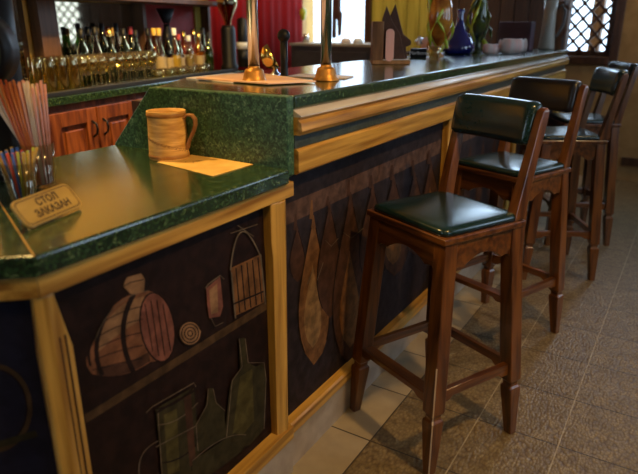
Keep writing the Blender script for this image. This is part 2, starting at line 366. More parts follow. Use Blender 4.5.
# ---------------- painted panels (flat pictures on the bar front)
PX = -.0265   # plane of the lower front panel
def polar(cx,cy,rx,ry,a=0,n=22,t0=0,t1=360):
    o = []
    for i in range(n):
        t = R(t0+(t1-t0)*i/(n if t1-t0==360 else n-1)); x = rx*math.cos(t); y = ry*math.sin(t); c,s = math.cos(R(a)),math.sin(R(a)); o.append((cx+x*c-y*s, cy+x*s+y*c))
    return o
class Painting:
    def __init__(s, conv, nrm, mats): s.c = conv; s.n = Vector(nrm); s.mb = MB(); s.k = 0; s.mats = mats
    def fill(s, pts, m):
        s.k += 1; q = [s.c(*p)+s.n*(.0006+.00011*s.k) for p in pts]; s.mb.add(q, [tuple(range(len(q)))], s.mats.index(m))
    def stroke(s, pts, m, w=1.2, w2=None):
        s.k += 1; w2 = w if w2 is None else w2; L_, R_ = [], []
        n = len(pts)
        for i,p in enumerate(pts):
            a = pts[max(i-1,0)]; b_ = pts[min(i+1,n-1)]; dx,dy = b_[0]-a[0], b_[1]-a[1]; l = math.hypot(dx,dy) or 1
            ww = (w+(w2-w)*i/(n-1))/2; nx,ny = -dy/l*ww, dx/l*ww
            L_.append(s.c(p[0]+nx,p[1]+ny)+s.n*(.0006+.00011*s.k)); R_.append(s.c(p[0]-nx,p[1]-ny)+s.n*(.0006+.00011*s.k))
        s.mb.add(L_+R_, [(i,i+1,n+i+1,n+i) for i in range(n-1)], s.mats.index(m))
ALLP = [P_bg,P_bg2,P_blue,P_shelf,P_brl,P_brd,P_line,P_tan,P_lt,P_olive,P_olive2,P_ham,P_ham2,P_gl,P_beam]
def arc(p0, p1, bx, by, n=9):
    return [((1-t)**2*p0[0]+2*t*(1-t)*bx+t*t*p1[0], (1-t)**2*p0[1]+2*t*(1-t)*by+t*t*p1[1]) for t in [i/(n-1) for i in range(n)]]
# panel under the lower counter
pnl = MB().box((PX-.006,.56,.165),(PX,YE,.89))
P(pnl,'painted_panel_board',P_bg)
A = Painting(lambda x,y: atx(x,y,PX), (1,0,0), ALLP)
A.fill([(86,423),(272,306),(273,297),(84,414)], P_shelf); A.stroke([(86,413),(272,297)], P_line, 1)
A.fill(arc((92,345),(148,291),108,292)+polar(160,326,13.5,34,-9,14,-80,80)+arc((150,362),(92,374),120,382)+arc((92,374),(92,345),80,362)[1:-1], P_brl)
A.fill(arc((98,336),(146,296),114,300)+arc((144,318),(98,352),120,330), P_tan)
A.fill(arc((96,366),(148,352),120,368)+arc((150,361),(96,375),120,381), P_ham2)
A.stroke(arc((90,366),(98,334),84,345), P_line, 3)
A.fill(polar(157,327,17,35,-9), P_brd); A.stroke(polar(157,327,17,35,-9)+[polar(157,327,17,35,-9)[0]], P_line, 1.6)
A.stroke(arc((112,303),(102,375),86,345), P_line, 4.5); A.stroke(arc((133,294),(133,372),112,332), P_line, 5)
for k in range(5): A.stroke(arc((93-2*(k==4),330+10*k),(142,306+13*k),112,312+13*k), P_line, .9)
for dx in (-9,-3,3,9): A.stroke([(155+dx-2,298+abs(dx)*.6),(159+dx+2,358-abs(dx)*.8)], P_line, .9)
A.stroke(arc((94,340),(148,290),110,296), P_lt, .8)
A.fill([(122,286),(126,277),(140,273),(144,279),(143,292),(130,294)], P_tan); A.stroke([(122,286),(130,282),(143,279)], P_line, 1)
A.fill(polar(189,333,11,12,0), P_tan); A.stroke(polar(189,333,11,12,0), P_line, 1.2)
for r_ in (8.5,5.5,2.5): A.stroke(polar(189,333,r_,r_*1.1,0)+[(189+r_,333)], P_line, 1)
A.fill([(205,288),(219,276),(222,306),(219,316),(208,318),(206,304)], P_brd); A.fill([(208,290),(216,283),(217,312),(210,314)], P_tan)
A.stroke([(204,288),(207,284),(219,275),(223,279)], P_lt, 1.2); A.stroke([(210,318),(214,326),(222,322)], P_lt, 1)
A.fill([(229,268),(259,254),(263,302),(233,316)], P_ham)
for k in range(6): A.stroke([(229+5.5*k,270-2.6*k),(233+5.5*k,315-2.6*k)], P_line, 1.2)
A.stroke(arc((229,270),(259,256),236,200,14), P_lt, 1.4); A.stroke([(259,254),(264,304)], P_lt, 1.5); A.stroke([(230,272),(234,318)], P_lt, 1.4)
A.stroke([(231,304),(262,291)], P_line, 1.6); A.stroke([(229,233),(256,224)], P_lt, .9); A.stroke([(236,225),(252,236)], P_lt, .8)
# lower shelf
A.fill([(154,408),(192,386),(200,474),(160,474)], P_olive2); A.fill([(162,414),(175,408),(178,470),(166,474)], P_olive)
A.stroke(arc((156,424),(196,402),176,424), P_lt, 1); A.stroke(arc((158,462),(198,440),180,462), P_line, 1.6); A.stroke(arc((152,408),(192,386),174,408), P_line, 1.4); A.stroke([(186,392),(190,470)], P_line, 1)
A.fill([(182,396),(189,392),(194,462),(188,466)], P_ham2)
A.stroke([(144,412),(150,406),(192,382),(194,386)], P_lt, 1); A.stroke([(154,412),(192,390)], P_line, 2); A.stroke([(154,446),(196,424)], P_lt, 1); A.stroke([(156,412),(160,474)], P_lt, .8)
A.stroke(arc((137,474),(156,440),134,450), P_lt, .9)
A.fill([(206,388),(211,387),(213,400),(222,410),(224,436),(196,452),(192,430),(204,405)], P_olive2); A.stroke([(206,388),(205,404),(194,424),(196,450)], P_lt, .8); A.stroke([(211,388),(214,402),(223,410)], P_lt, .8)
A.fill([(237,338),(243,337),(245,362),(254,366),(262,362),(264,376),(262,428),(248,444),(228,448),(222,440),(228,384),(238,368)], P_olive2)
A.fill([(238,376),(250,368),(252,420),(236,440),(230,436)], P_olive); A.stroke([(237,338),(240,366),(230,380),(224,440)], P_lt, .9); A.stroke([(243,338),(246,362),(262,362),(264,378),(262,428)], P_lt, .8)
A.fill([(190,460),(232,432),(246,436),(240,450),(208,474),(190,474)], P_olive2); A.stroke(arc((190,460),(244,434),222,430), P_lt, .8)
pa_ = A.mb.build('painted_still_life', ALLP, bar); pa_.location = (0,-1.3,0)
# panels under the raised counter: hanging hams
for (ya,yb) in ((1.307,2.50),(2.57,3.62),(3.69,4.83)):
    P(MB().box((-.036,ya,.165),(-.030,yb,.95)),'painted_panel_board',P_bg2)
HX = -.030
def toy(x,y): p = atx(x,y,HX); return p
Hm = Painting(toy, (1,0,0), ALLP)
def beamline(y0,y1,z0,z1,m):
    Hm.k += 1; q = [Vector((HX+.0006+.00011*Hm.k,y,z)) for y,z in ((y0,z0),(y1,z0),(y1,z1),(y0,z1))]; Hm.mb.add(q,[(0,1,2,3)],ALLP.index(m))
beamline(1.31,2.495,.795,.855,P_beam)
def ham(px, ytop, py, rx, ry, m, hi=None, neck=None):
    half = [(math.sin(math.pi*(t/12)**1.7)**.62 if 0<t<12 else 0.03, -1+2*t/12) for t in range(13)]
    pts = [(px+rx*a_, py+ry*b_) for a_,b_ in half]+[(px-rx*a_*.95, py+ry*b_) for a_,b_ in reversed(half[:-1])]
    Hm.fill(pts, m); Hm.stroke([(px-2, py-ry+4),(px-1.5,ytop)], m, 4, 1.5)
    Hm.stroke(pts[1:11], P_line, 1); Hm.stroke(pts[13:24], P_line, 1)
    if hi: Hm.fill([(px+ (x-px)*.55-1, py+(y-py)*.55+ry*.22) for x,y in pts], hi)
ham(297,214,254,8,28,P_ham2,None)
ham(313,200,290,16,75,P_ham,P_gl)
ham(329,196,260,13,58,P_ham2,None)
ham(350,180,280,19,88,P_ham2,P_ham)
ham(372,175,236,14,52,P_ham2,None)
ham(393,165,226,15,50,P_ham2,P_ham)
ham(414,160,214,12,42,P_ham2,None)
ham(430,150,200,10,40,P_ham2,P_ham)
Hm.stroke([(306,284),(312,268),(316,280),(322,262)], P_lt, .7); Hm.stroke([(324,240),(330,246),(337,238)], P_lt, .7); Hm.stroke([(342,232),(350,238),(362,228)], P_lt, .7)
ph_ = Hm.mb.build('painted_hanging_hams', ALLP, bar); ph_.location = (0,-1.3,0)
for (ya,yb) in ((2.57,3.62),(3.69,4.83)):
    mb = MB()
    mb.add([(HX+.0007,ya,.795),(HX+.0007,yb-.005,.795),(HX+.0007,yb-.005,.855),(HX+.0007,ya,.855)],[(0,1,2,3)],0)
    for i in range(5):
        yc = ya+.13+i*.21
        pts = [(HX+.0012, yc+.06*math.sin(t)*(1-.6*max(0,-math.cos(t)*-1)), .56+.2*math.cos(t)) for t in [2*math.pi*j/20 for j in range(20)]]
        mb.add(pts,[tuple(range(20))],1)
    P(mb,'painted_hanging_hams',[P_beam,P_ham2])
# angled left panel with a painted round wheel
c0 = off(.0385); p0 = Vector((c0.x,c0.y,0)); dv = Vector((d2.x,d2.y,0)); nv = Vector((n2.x,n2.y,0))
pl = MB(); e = p0+dv*LEN2; q0 = p0-nv*.006; q1 = e-nv*.006
pl.loft([[(v.x,v.y,.165) for v in (p0,e,q1,q0)],[(v.x,v.y,.895) for v in (p0,e,q1,q0)]]); P(pl,'painted_panel_board',P_blue)
S = Painting(lambda x,y: hitp(x,y,p0,nv), nv, ALLP)
ring = polar(-6,408,36,42,0,40); S.stroke(ring+[ring[0]], P_shelf, 5); ring2 = polar(-6,408,33,39,0,40); S.stroke(ring2+[ring2[0]], P_line, 1.5)
S.fill([(-40,452),(36,430),(38,436),(-40,460)], P_olive2)
ps = S.mb.build('painted_round_keg', ALLP, bar); ps.location = (0,-1.3,0)
# post at the far end of the bar
tag(MB().box((-.14,4.93,0),(-.02,5.05,2.745)).build('timber_post', stool_z, None, .006), 'dark reddish timber post rising at the far end of the bar', 'post')
# ------------------------------------------------------------------ bar stools
def leg_mesh(sx_, sy_):
    mb = MB(); ft = (.196*sx_, .186*sy_); tp = (.152*sx_, .140*sy_)
    def c(z): t = z/.70; return (ft[0]+(tp[0]-ft[0])*t, ft[1]+(tp[1]-ft[1])*t)
    rings = []
    for z,h in ((0,.0145),(.17,.0235),(.185,.0235),(.190,.0175),(.203,.0175),(.212,.0245),(.50,.0245),(.70,.0240),(.748,.0235)):
        x,y = c(z); rings.append([(x-h,y-h,z),(x+h,y-h,z),(x+h,y+h,z),(x-h,y+h,z)])
    mb.loft(rings); return mb
def legc(sx_, sy_, z):
    t = z/.70; return Vector(((.196+(.152-.196)*t)*sx_, (.186+(.140-.186)*t)*sy_, z))
def apron(p, q, out):   # board with arched lower edge
    p = Vector(p); q = Vector(q); n = 18; top = .742; rings = []; out = Vector(out)
    for i in range(n+1):
        t = i/n; c = p+(q-p)*t; s = min(t,1-t)*2
        zb = .652+.012*math.sin(min(1,s*3.2)*math.pi) if s < .3 else .652+.038*math.sin((s-.3)/.7*math.pi/2)**.7
        rings.append([Vector((c.x,c.y,zb))-out*.009, Vector((c.x,c.y,zb))+out*.009, Vector((c.x,c.y,top))+out*.009, Vector((c.x,c.y,top))-out*.009])
    return MB().loft(rings)
def pad(w, d, h, n=10, bulge=.012):   # soft cushion top with rounded edges
    pass
def make_stool(lea):
    r = empty('bar_stool')
    for a_ in (-1,1):
        for b_ in (-1,1): leg_mesh(a_,b_).build('leg', stool_z, r, .003)
    ap = MB()
    A_ = [legc(-1,-1,.70),legc(1,-1,.70),legc(1,1,.70),legc(-1,1,.70)]
    for i,o_ in ((0,(0,-1,0)),(1,(1,0,0)),(2,(0,1,0)),(3,(-1,0,0))):
        p,q = A_[i],A_[(i+1)%4]; d = (q-p).normalized(); o_ = Vector(o_)
        g = apron(p+d*.022+o_*.008, q-d*.022+o_*.008, o_); ap.add(g.v, g.f)
    ap.build('apron', stool_x, r, .002)
    MB().box((-.178,-.172,.7425),(.178,.168,.762)).build('seat_frame', stool_x, r, .004, seg=3)
    # cushion
    mb = MB(); n = 12; W,D = .168,.158
    rings = []
    for k,(sc,z) in enumerate(((1,.7615),(1.0,.772),(.985,.779),(.95,.783),(.85,.785),(.6,.7865),(.3,.7875),(.05,.788))):
        ring = []
        for j in range(32):
            t = 2*math.pi*j/32; cx_,sy_ = math.cos(t),math.sin(t); e_ = .16 if k < 5 else .3
            ring.append((W*sc*math.copysign(abs(cx_)**e_,cx_), -.006+D*sc*math.copysign(abs(sy_)**e_,sy_), z))
        rings.append(ring)
    mb.loft(rings, 0, True); mb.build('seat_cushion', lea, r)
    # backrest uprights rising from the rear legs
    for a_ in (-1,1):
        mb = MB(); rings = []
        for z,y,w_,dpt in ((.763,.146,.020,.020),(.80,.152,.019,.019),(.90,.172,.017,.017),(.985,.190,.015,.016),(1.06,.205,.014,.016),(1.085,.210,.013,.013),(1.093,.211,.008,.007)):
            xx = .150*a_ + (.008*a_)*(z-.76)/.34
            rings.append([(xx-w_,y-dpt,z),(xx+w_,y-dpt,z),(xx+w_,y+dpt,z),(xx-w_,y+dpt,z)])
        mb.loft(rings); mb.build('backrest_post', stool_z, r, .003)
    # upholstered back pad wrapped across the posts
    mb = MB(); rings = []; n = 16
    for i in range(n+1):
        t = i/n; xx = -.170+.310*t; sag = .016*(1-(2*t-1)**2); k = 1 if 0<i<n else .7; ring = []
        for j in range(20):
            a_ = 2*math.pi*j/20; cc,ss = math.cos(a_),math.sin(a_)
            yy = .030*k*math.copysign(abs(cc)**.5,cc); zz = .0635*k**.3*math.copysign(abs(ss)**.35,ss)
            ring.append((xx, .199+sag+yy+zz*.20, 1.043+zz))
        rings.append(ring)
    mb.loft(rings, 0, True); bc = mb.build('back_cushion', lea, r)
    # stretchers
    zs = .262
    def st(p,q,w_,h_,m):
        p = Vector(p); q = Vector(q); mb = MB(); d = (q-p).normalized(); sd = d.cross(Vector((0,0,1))).normalized(); rings = []
        for t,ex in ((0,.030),(.10,.030),(.16,.004),(.84,.004),(.90,.030),(1,.030)):
            c = p+(q-p)*t; rings.append([c-sd*w_/2+Vector((0,0,-h_/2-ex*.5)), c+sd*w_/2+Vector((0,0,-h_/2-ex*.5)), c+sd*w_/2+Vector((0,0,h_/2)), c-sd*w_/2+Vector((0,0,h_/2))])
        mb.loft(rings); mb.build('stretcher', m, r, .003)
    def cn(a_,b_): return legc(a_,b_,zs)
    iX = Vector((.020,0,0)); iY = Vector((0,.020,0))
    st(cn(-1,-1)+iX, cn(1,-1)-iX, .046,.018, stool_x)
    st(cn(-1,1)+iX, cn(1,1)-iX, .022,.028, stool_x)
    st(cn(-1,-1)+iY, cn(-1,1)-iY, .022,.028, stool_y)
    st(cn(1,-1)+iY, cn(1,1)-iY, .022,.028, stool_y)
    return r
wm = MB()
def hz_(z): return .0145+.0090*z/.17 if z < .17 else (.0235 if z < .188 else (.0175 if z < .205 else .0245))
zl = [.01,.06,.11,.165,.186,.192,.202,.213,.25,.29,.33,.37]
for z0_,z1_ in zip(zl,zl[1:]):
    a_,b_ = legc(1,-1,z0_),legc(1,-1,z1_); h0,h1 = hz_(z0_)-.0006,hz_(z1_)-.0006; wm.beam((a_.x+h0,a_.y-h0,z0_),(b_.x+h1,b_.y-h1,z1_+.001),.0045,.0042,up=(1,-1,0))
SG = 'bar stools along the bar'
s1 = make_stool(leather); s1.location = (.274,1.742,0); s1.rotation_euler = (0,0,R(-25.5))
tag(s1, 'nearest dark red wooden bar stool with green leather seat and back', 'bar stool', SG)
spots = [(.263,2.55,-21,'second bar stool from the front, with blackish leather back, behind the nearest one'),
         (.298,3.46,-60,'third bar stool, turned towards the bar, small back catching the window light'),
         (.290,4.10,-60,'farthest bar stool, its back showing at the right edge behind the third')]
first_copies = [copy_tree(s1) for _ in spots]
wl_ = [c for c in s1.children if c.name.startswith('leg') and sum(v.co.x for v in c.data.vertices) > 0 and sum(v.co.y for v in c.data.vertices) < 0][0]
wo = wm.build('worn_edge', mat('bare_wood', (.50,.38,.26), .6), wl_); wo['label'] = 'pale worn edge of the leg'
for i,(x,y,a,lb) in enumerate(spots):
    s = first_copies[i]; s.location = (x,y,0); s.rotation_euler = (0,0,R(a)); s['label'] = lb
    if i == 0:
        for ch in s.children:
            if ch.name.startswith('back_cushion'):
                ch.data = ch.data.copy(); ch.data.materials[0] = leather_d; ch['label'] = 'blackish leather back cushion'
# ------------------------------------------------------------------ things on the lower counter
zt = Z_T+.0006
mug_c = atz(168.5,154,Z_T); mug_c.y = min(mug_c.y, YE-.060); mug_c.x += .043
mug = empty('mug', (mug_c.x,mug_c.y,zt), R(20), 'yellow birch bark mug with looped handle on the lower counter', 'mug')
mb = MB(); sc = 1.0
prof = [(.0,.004),(.0545,.0),(.0555,.004),(.0545,.03),(.0530,.07),(.0520,.105),(.0525,.128),(.0535,.132),(.0490,.132),(.0480,.12),(.0480,.012),(.0,.010)]
mb.lathe(prof, seg=36); mb.build('body', birch, mug)
bands = MB()
for z in (.010,.122): q_ = .0553-z*.022; bands.lathe([(q_-.001,z-.006),(q_+.0014,z-.004),(q_+.0014,z+.004),(q_-.001,z+.006)], seg=36)
for k in range(60):
    a_ = 2*math.pi*((k*.382)%1); z = .02+.095*((k*.618)%1)
    q_ = .0549-z*.022; bands.beam((q_*math.cos(a_),q_*math.sin(a_),z),(q_*math.cos(a_+.35),q_*math.sin(a_+.35),z+.001),.0015,.002)
bands.build('bark_band', texd('bark_band', (.28,.11,.018), (.42,.20,.04), (1,1,1), 30, .6, .1), mug)
hp = [(.050,.112),(.062,.122),(.076,.121),(.084,.110),(.084,.095),(.078,.078),(.068,.060),(.060,.044),(.057,.030),(.050,.026)]
rings = []
for i,(x,z) in enumerate(hp):
    a = Vector(hp[max(i-1,0)]); b_ = Vector(hp[min(i+1,len(hp)-1)]); t_ = (b_-a).normalized(); nx,nz = -t_.y*.0028, t_.x*.0028
    rings.append([(x-nx,-.010,z-nz),(x+nx,-.010,z+nz),(x+nx,.010,z+nz),(x-nx,.010,z-nz)])
mb = MB().loft(rings); mb.build('handle', texd('bark_handle', (.24,.10,.03), (.38,.18,.06), (1,1,1), 20, .5, .1), mug, .001)
# paper sheet on the counter
q = [atz(157,162.5,zt),atz(194,154.5,zt),atz(253,164.5,zt),atz(213,176.5,zt)]
mb = MB().loft([[(p.x,p.y,zt) for p in q],[(p.x,p.y,zt+.0012) for p in q]])
pap = tag(mb.build('paper_sheet', paper_y), 'yellow paper sheet lying on the lower counter beside the mug', 'paper')
mb = MB(); e1 = (q[2]-q[1]).normalized(); e2 = (q[0]-q[1]).normalized(); c = (q[0]+q[1])/2*.7+(q[2]+q[3])/2*.3
for k,(a_,b_,l_) in enumerate(((0,0,.02),(.010,.004,.012),(.004,-.010,.016),(-.012,.012,.010),(.05,.01,.05),(.06,-.03,.06))):
    p = c+e1*a_+e2*b_; p2 = p+(e1*.6+e2*(.8 if k%2 else -.6)).normalized()*l_
    if k < 4: mb.beam((p.x,p.y,zt+.0013),(p2.x,p2.y,zt+.0013),.003,.0004)
mb.build('printed_mark', mat('printed_brown', (.30,.13,.03), .6), pap)
# reserved sign: small board leaning back on the straw cups
bl, br_ = atz(27,231,zt), atz(81.5,207,zt)
sx1 = (br_-bl); sw = sx1.length; sx1.normalize(); back = Vector((0,0,1)).cross(sx1)
tgt = ray(6,205); best = None      # tilt so the top edge projects where it should
for k in range(2,85):
    t = R(k); hd = back*math.cos(t)+Vector((0,0,1))*math.sin(t)
    for hh in [.05+.004*q_ for q_ in range(20)]:
        v = bl+hd*hh-CAM; kk = v.dot(FW); pxx = 319+FPX*v.dot(RT)/kk; pyy = 237-FPX*v.dot(UP)/kk
        e_ = (pxx-6)**2+(pyy-205)**2
        if best is None or e_ < best[0]: best = (e_,k,hh)
tilt, sh = R(best[1]), best[2]; print('SIGN', sw, best)
hd = back*math.cos(tilt)+Vector((0,0,1))*math.sin(tilt); nrm = sx1.cross(hd)
Ms = Matrix((sx1,hd,nrm)).transposed().to_4x4(); Ms.translation = bl+nrm*.002
sign = bpy.data.objects.new('table_sign', None); C.objects.link(sign); sign.matrix_world = Ms
tag(sign, 'small wooden board sign lettered СТОЛ ЗАКАЗАН leaning against the straw cups', 'sign')
def rrect(x0,y0,x1,y1,r,n=5):
    o_ = []
    for cx_,cy_,a0_ in ((x1-r,y0+r,-90),(x1-r,y1-r,0),(x0+r,y1-r,90),(x0+r,y0+r,180)):
        for i in range(n+1): a_ = R(a0_+90*i/n); o_.append((cx_+r*math.cos(a_), cy_+r*math.sin(a_)))
    return o_
MB().prism(rrect(0,0,sw,sh,.014),.0,.006).build('board', signwood, sign, .0012)
bd = MB(); ro = rrect(.004,.004,sw-.004,sh-.004,.011); ri = rrect(.0058,.0058,sw-.0058,sh-.0058,.010); n = len(ro)
bd.add([(x,y,.0064) for x,y in ro]+[(x,y,.0064) for x,y in ri], [(i,(i+1)%n,n+(i+1)%n,n+i) for i in range(n)])
bd.build('border_line', ink, sign)
for tx,yy in (('СТОЛ',sh*.68),('ЗАКАЗАН',sh*.32)):
    textmesh('lettering', tx, sh*.36, ink, sign, Matrix.Translation((sw*.53,yy,.0062)), .0003, offset=.0006)
# straw cups
HF = Vector((FW.x,FW.y,0)).normalized()
def straw_cup(cx_, cy_, r0, r1, h, cols, n, top, lat0, lat1, label, rs):
    e = empty('straw_cup', (cx_,cy_,zt), 0, label, 'cup')
    MB().lathe([(0,.003),(r0,.002),(r0+.001,.01),(r1,h),(r1-.0015,h),(r0-.002,.012),(0,.010)], seg=28).build('cup', plastic_c, e)
    rows = 4
    for i in range(n):
        f = (i+.5)/n; row = i%rows; dep = (row-(rows-1)/2)/rows
        b0 = RT*((f-.5)*1.5*r0*(1-.5*abs(dep)))+HF*dep*1.5*r0+Vector((0,0,.014))
        hh = top*(.95+.07*random.random()); p1 = RT*(lat0+(lat1-lat0)*f+random.uniform(-.3,.3)*.006)+HF*dep*1.7*r1+Vector((0,0,hh))
        rim = b0+(p1-b0)*((h-.014)/(hh-.014)); rad = Vector((rim.x,rim.y,0)).length
        if rad > r1-.005:     # rest against the rim
            c_ = rim.copy(); sc2 = (r1-.005)/rad; rim = Vector((rim.x*sc2,rim.y*sc2,rim.z)); b0 = rim-(p1-rim)*((h-.014)/(hh-h))
            bl_ = Vector((b0.x,b0.y,0)).length
            if bl_ > r0-.004: b0 = Vector((b0.x*(r0-.004)/bl_, b0.y*(r0-.004)/bl_, .014)); p1 = b0+(rim-b0)*((hh-.014)/(h-.014))
        col = cols[min(len(cols)-1,int(f*len(cols)))]
        s = MB().tube([b0,p1],rs,8,cap=True); o = tag(s.build('drinking_straw', col), '', 'straw'); o.location = (cx_,cy_,zt)
        yield o, col
def sm(n_, c): return mat('straw_'+n_, c, .35)
s_or = sm('orange',(.52,.15,.04)); s_or2 = sm('deep_orange',(.42,.09,.03)); s_pk = sm('pink',(.52,.24,.20)); s_wh = sm('white',(.52,.42,.34)); s_rd = sm('red',(.55,.05,.03)); s_bl = sm('blue',(.03,.10,.45)); s_yg = sm('lime',(.36,.40,.05)); s_yl = sm('yellow',(.42,.26,.04))
tc_ = atz(44,189,Z_T); sc_ = atz(25,203,Z_T)
names = {s_or.name:'orange',s_or2.name:'deep orange',s_pk.name:'pink',s_wh.name:'milky white',s_rd.name:'red',s_bl.name:'blue',s_yg.name:'lime green',s_yl.name:'amber'}
for o,c in straw_cup(tc_.x,tc_.y,.026,.036,.105,[s_wh,s_wh,s_or2,s_or,s_or2,s_or,s_pk,s_wh,s_wh,s_pk],48,.238,-.085,.028,'tall clear cup of orange, pink and white straws behind the sign',.0029):
    nm = names[c.name]; o['label'] = '%s long drinking straw standing in the taller cup'%nm; o['group'] = '%s straws in the taller cup'%nm
for o,c in straw_cup(sc_.x,sc_.y,.024,.036,.088,[s_yl,s_yl,s_bl,s_rd,s_bl,s_yg,s_yl],28,.112,-.043,.036,'short clear cup of colourful short straws right behind the sign',.0029):
    nm = names[c.name]; o['label'] = '%s short straw in the shorter cup behind the sign'%nm; o['group'] = '%s short straws in the shorter cup'%nm
# dark beer tower at the left edge
bt = atz(13,176,Z_T); k = (bt-CAM).dot(FW)/FPX; dz_ = 122*k; rd = 33*k
tw = empty('drink_dispenser', (bt.x,bt.y,zt), R(31.6), 'black drink dispenser with a round greenish drum at the left edge', 'dispenser')
MB().lathe([(0,0),(26*k,0),(26*k,.02),(23*k,.05),(22*k,.10),(23*k,dz_),(25*k,dz_+60*k),(0,dz_+64*k)], seg=32).build('column', blackp, tw)
mb = MB(); mb.lathe([(0,-.03),(rd*.9,-.03),(rd,-.02),(rd,.02),(rd*.9,.03),(0,.03)], seg=36)
o = mb.build('drum', texd('dull_green_metal', (.05,.06,.02), (.10,.10,.03), (1,1,1), 6, .3, 0, metal=.3), tw); o.location = (3*k,-24*k-.032,dz_); o.rotation_euler = (R(90),0,0)
mb = MB(); mb.lathe([(rd*.93,-.033),(rd*1.05,-.033),(rd*1.05,.033),(rd*.93,.033)], seg=36); o = mb.build('drum_rim', blackp, tw); o.location = (3*k,-24*k-.032,dz_); o.rotation_euler = (R(90),0,0)
# ------------------------------------------------------------------ things on the raised counter
zu = Z_U+.0006
PG = 'chrome poles rising from the raised counter'
def pole(px_,py_,label):
    c = atz(px_,py_,Z_U); e = empty('chrome_pole',(c.x,c.y,zu),0,label,'pole',PG)
    MB().lathe([(0,0),(.044,0),(.043,.004),(.036,.010),(.033,.022),(.030,.034),(.027,.040),(.019,.042),(.018,.05)], seg=28).build('pole_base', brass, e)
    MB().lathe([(.0175,.04),(.0175,CH-zu-.004)], seg=28, cap=True).build('pole_shaft', chrome, e)
pole(254.5,82.5,'left chrome pole with flared brass base, nearer the sloped end'); pole(326,80.5,'right chrome pole with flared brass base beside the bright countertop patch')
def sheet(pts, z, name, m, label, cat, th=.002, group=None):
    q = [atz(x,y,z) for x,y in pts]; mb = MB().loft([[(p.x,p.y,z) for p in q],[(p.x,p.y,z+th) for p in q]]); return tag(mb.build(name,m), label, cat, group)
sheet([(186,78.5),(232,73.5),(262,77),(232,83.5)], zu,'menu_card',paper_w,'left pale menu card under the peach one on the raised bar','menu',.003)
sheet([(196,79),(254,73),(316,82),(268,84.5)], zu+.0035,'menu_card',paper_p,'peach menu card at the foot of the left chrome pole','menu',.004)
sheet([(284,77),(300,74.5),(354,76.5),(345,79)], zu+.0005,'menu_card',paper_w,'pale card lying behind the right chrome pole','menu',.003)
# black lever with ball, silver tap body
c = atz(284.5,77,Z_U); lv = empty('tap_lever',(c.x,c.y,zu),R(31.6),'black lever with round ball knob standing between the chrome poles','lever')
k = (c-CAM).dot(FW)/FPX
MB().lathe([(0,0),(.016,0),(.0135,.006),(.0125,.04),(.0125,34*k*1.02),(0,34*k*1.02)], seg=20).build('shaft', blackp, lv)
mb = MB(); rb = 6.3*k; mb.lathe([(rb*math.sin(t),-rb*math.cos(t)) for t in [math.pi*i/12 for i in range(13)]], (0,0,39*k), 24); mb.build('ball_knob', blackp, lv)
c = atz(272,76,Z_U); tp_ = empty('metal_bowl',(c.x,c.y,zu),R(20),'shiny gold and silver bowl tilted beside the black lever','bowl')
mb = MB(); mb.lathe([(0,0),(.012,.001),(.028,.008),(.042,.026),(.046,.045),(.0445,.045),(.040,.028),(.026,.011),(0,.004)],(0,0,0),28)
o = mb.build('bowl', gold, tp_); o.rotation_euler = (R(-15),R(62),0); o.location = (-.035,0,.047)
MB().lathe([(0,0),(.022,0),(.018,.008),(.009,.014),(.008,.03),(0,.032)], (.012,0,0), 20).build('bowl_foot', chrome, tp_)
# napkin holder
c = atz(390,64,Z_U); yw = R(31.6); nh = empty('napkin_holder',(c.x,c.y,zu),yw,'wooden napkin holder with pink and folded dark napkins on the bar','napkin holder')
k = (c-CAM).dot(FW)/FPX
MB().box((-19*k,-.05,0),(19*k,.05,.018)).build('base', woodlight, nh, .003)
MB().box((-19*k,-.045,.0185),(-8*k,.045,40*k)).build('side_block', brownwood, nh, .003)
o = MB().prism([(x*k,y*k) for x,y in rrect(-4,-15,4,15,3.8)],-.012,.0).build('pink_napkin', napk, nh); o.rotation_euler = (R(90),0,0); o.location = (-2*k,-.052,.019+14*k)
for i,(pts,y_) in enumerate((([(-10,1),(-10,38),(-6,50),(-1,38),(0,36),(8,24),(12,8),(14,1)],-.03),([(-4,1),(-3,38),(3,52),(8,36),(12,24),(20,18),(20,14),(15,12),(17,1)],.0))):
    mb = MB().loft([[(x*k,y_,.0185+y*k) for x,y in pts],[(x*k+.003,y_+.02,.0185+y*k) for x,y in pts]]); mb.build('dark_napkin', napd, nh, .002)
# cigarette-style black box, lettering
c = atz(419,58,Z_U); bx = empty('small_box',(c.x,c.y,zu),R(25),'low black box with white lettering in front of the colourful vases','box'); k = (c-CAM).dot(FW)/FPX
MB().box((-9*k,-.03,0),(7*k,.03,9*k)).build('box', blackp, bx, .002)
textmesh('lettering','Marlboro',4.6*k,white_l,bx,Matrix.Translation((-1*k,-.0305,4.8*k))@Matrix.Rotation(R(90),4,'X'),.0002)
# small dark dish beside
c = atz(408,55,Z_U)
d_ = tag(MB().lathe([(0,0),(.05,.002),(.055,.02),(.05,.02),(.045,.006),(0,.005)],seg=24).build('dish', steel),'dark metal dish between the napkin holder and the crumpled wrappers','dish'); d_.location = (c.x,c.y,zu)
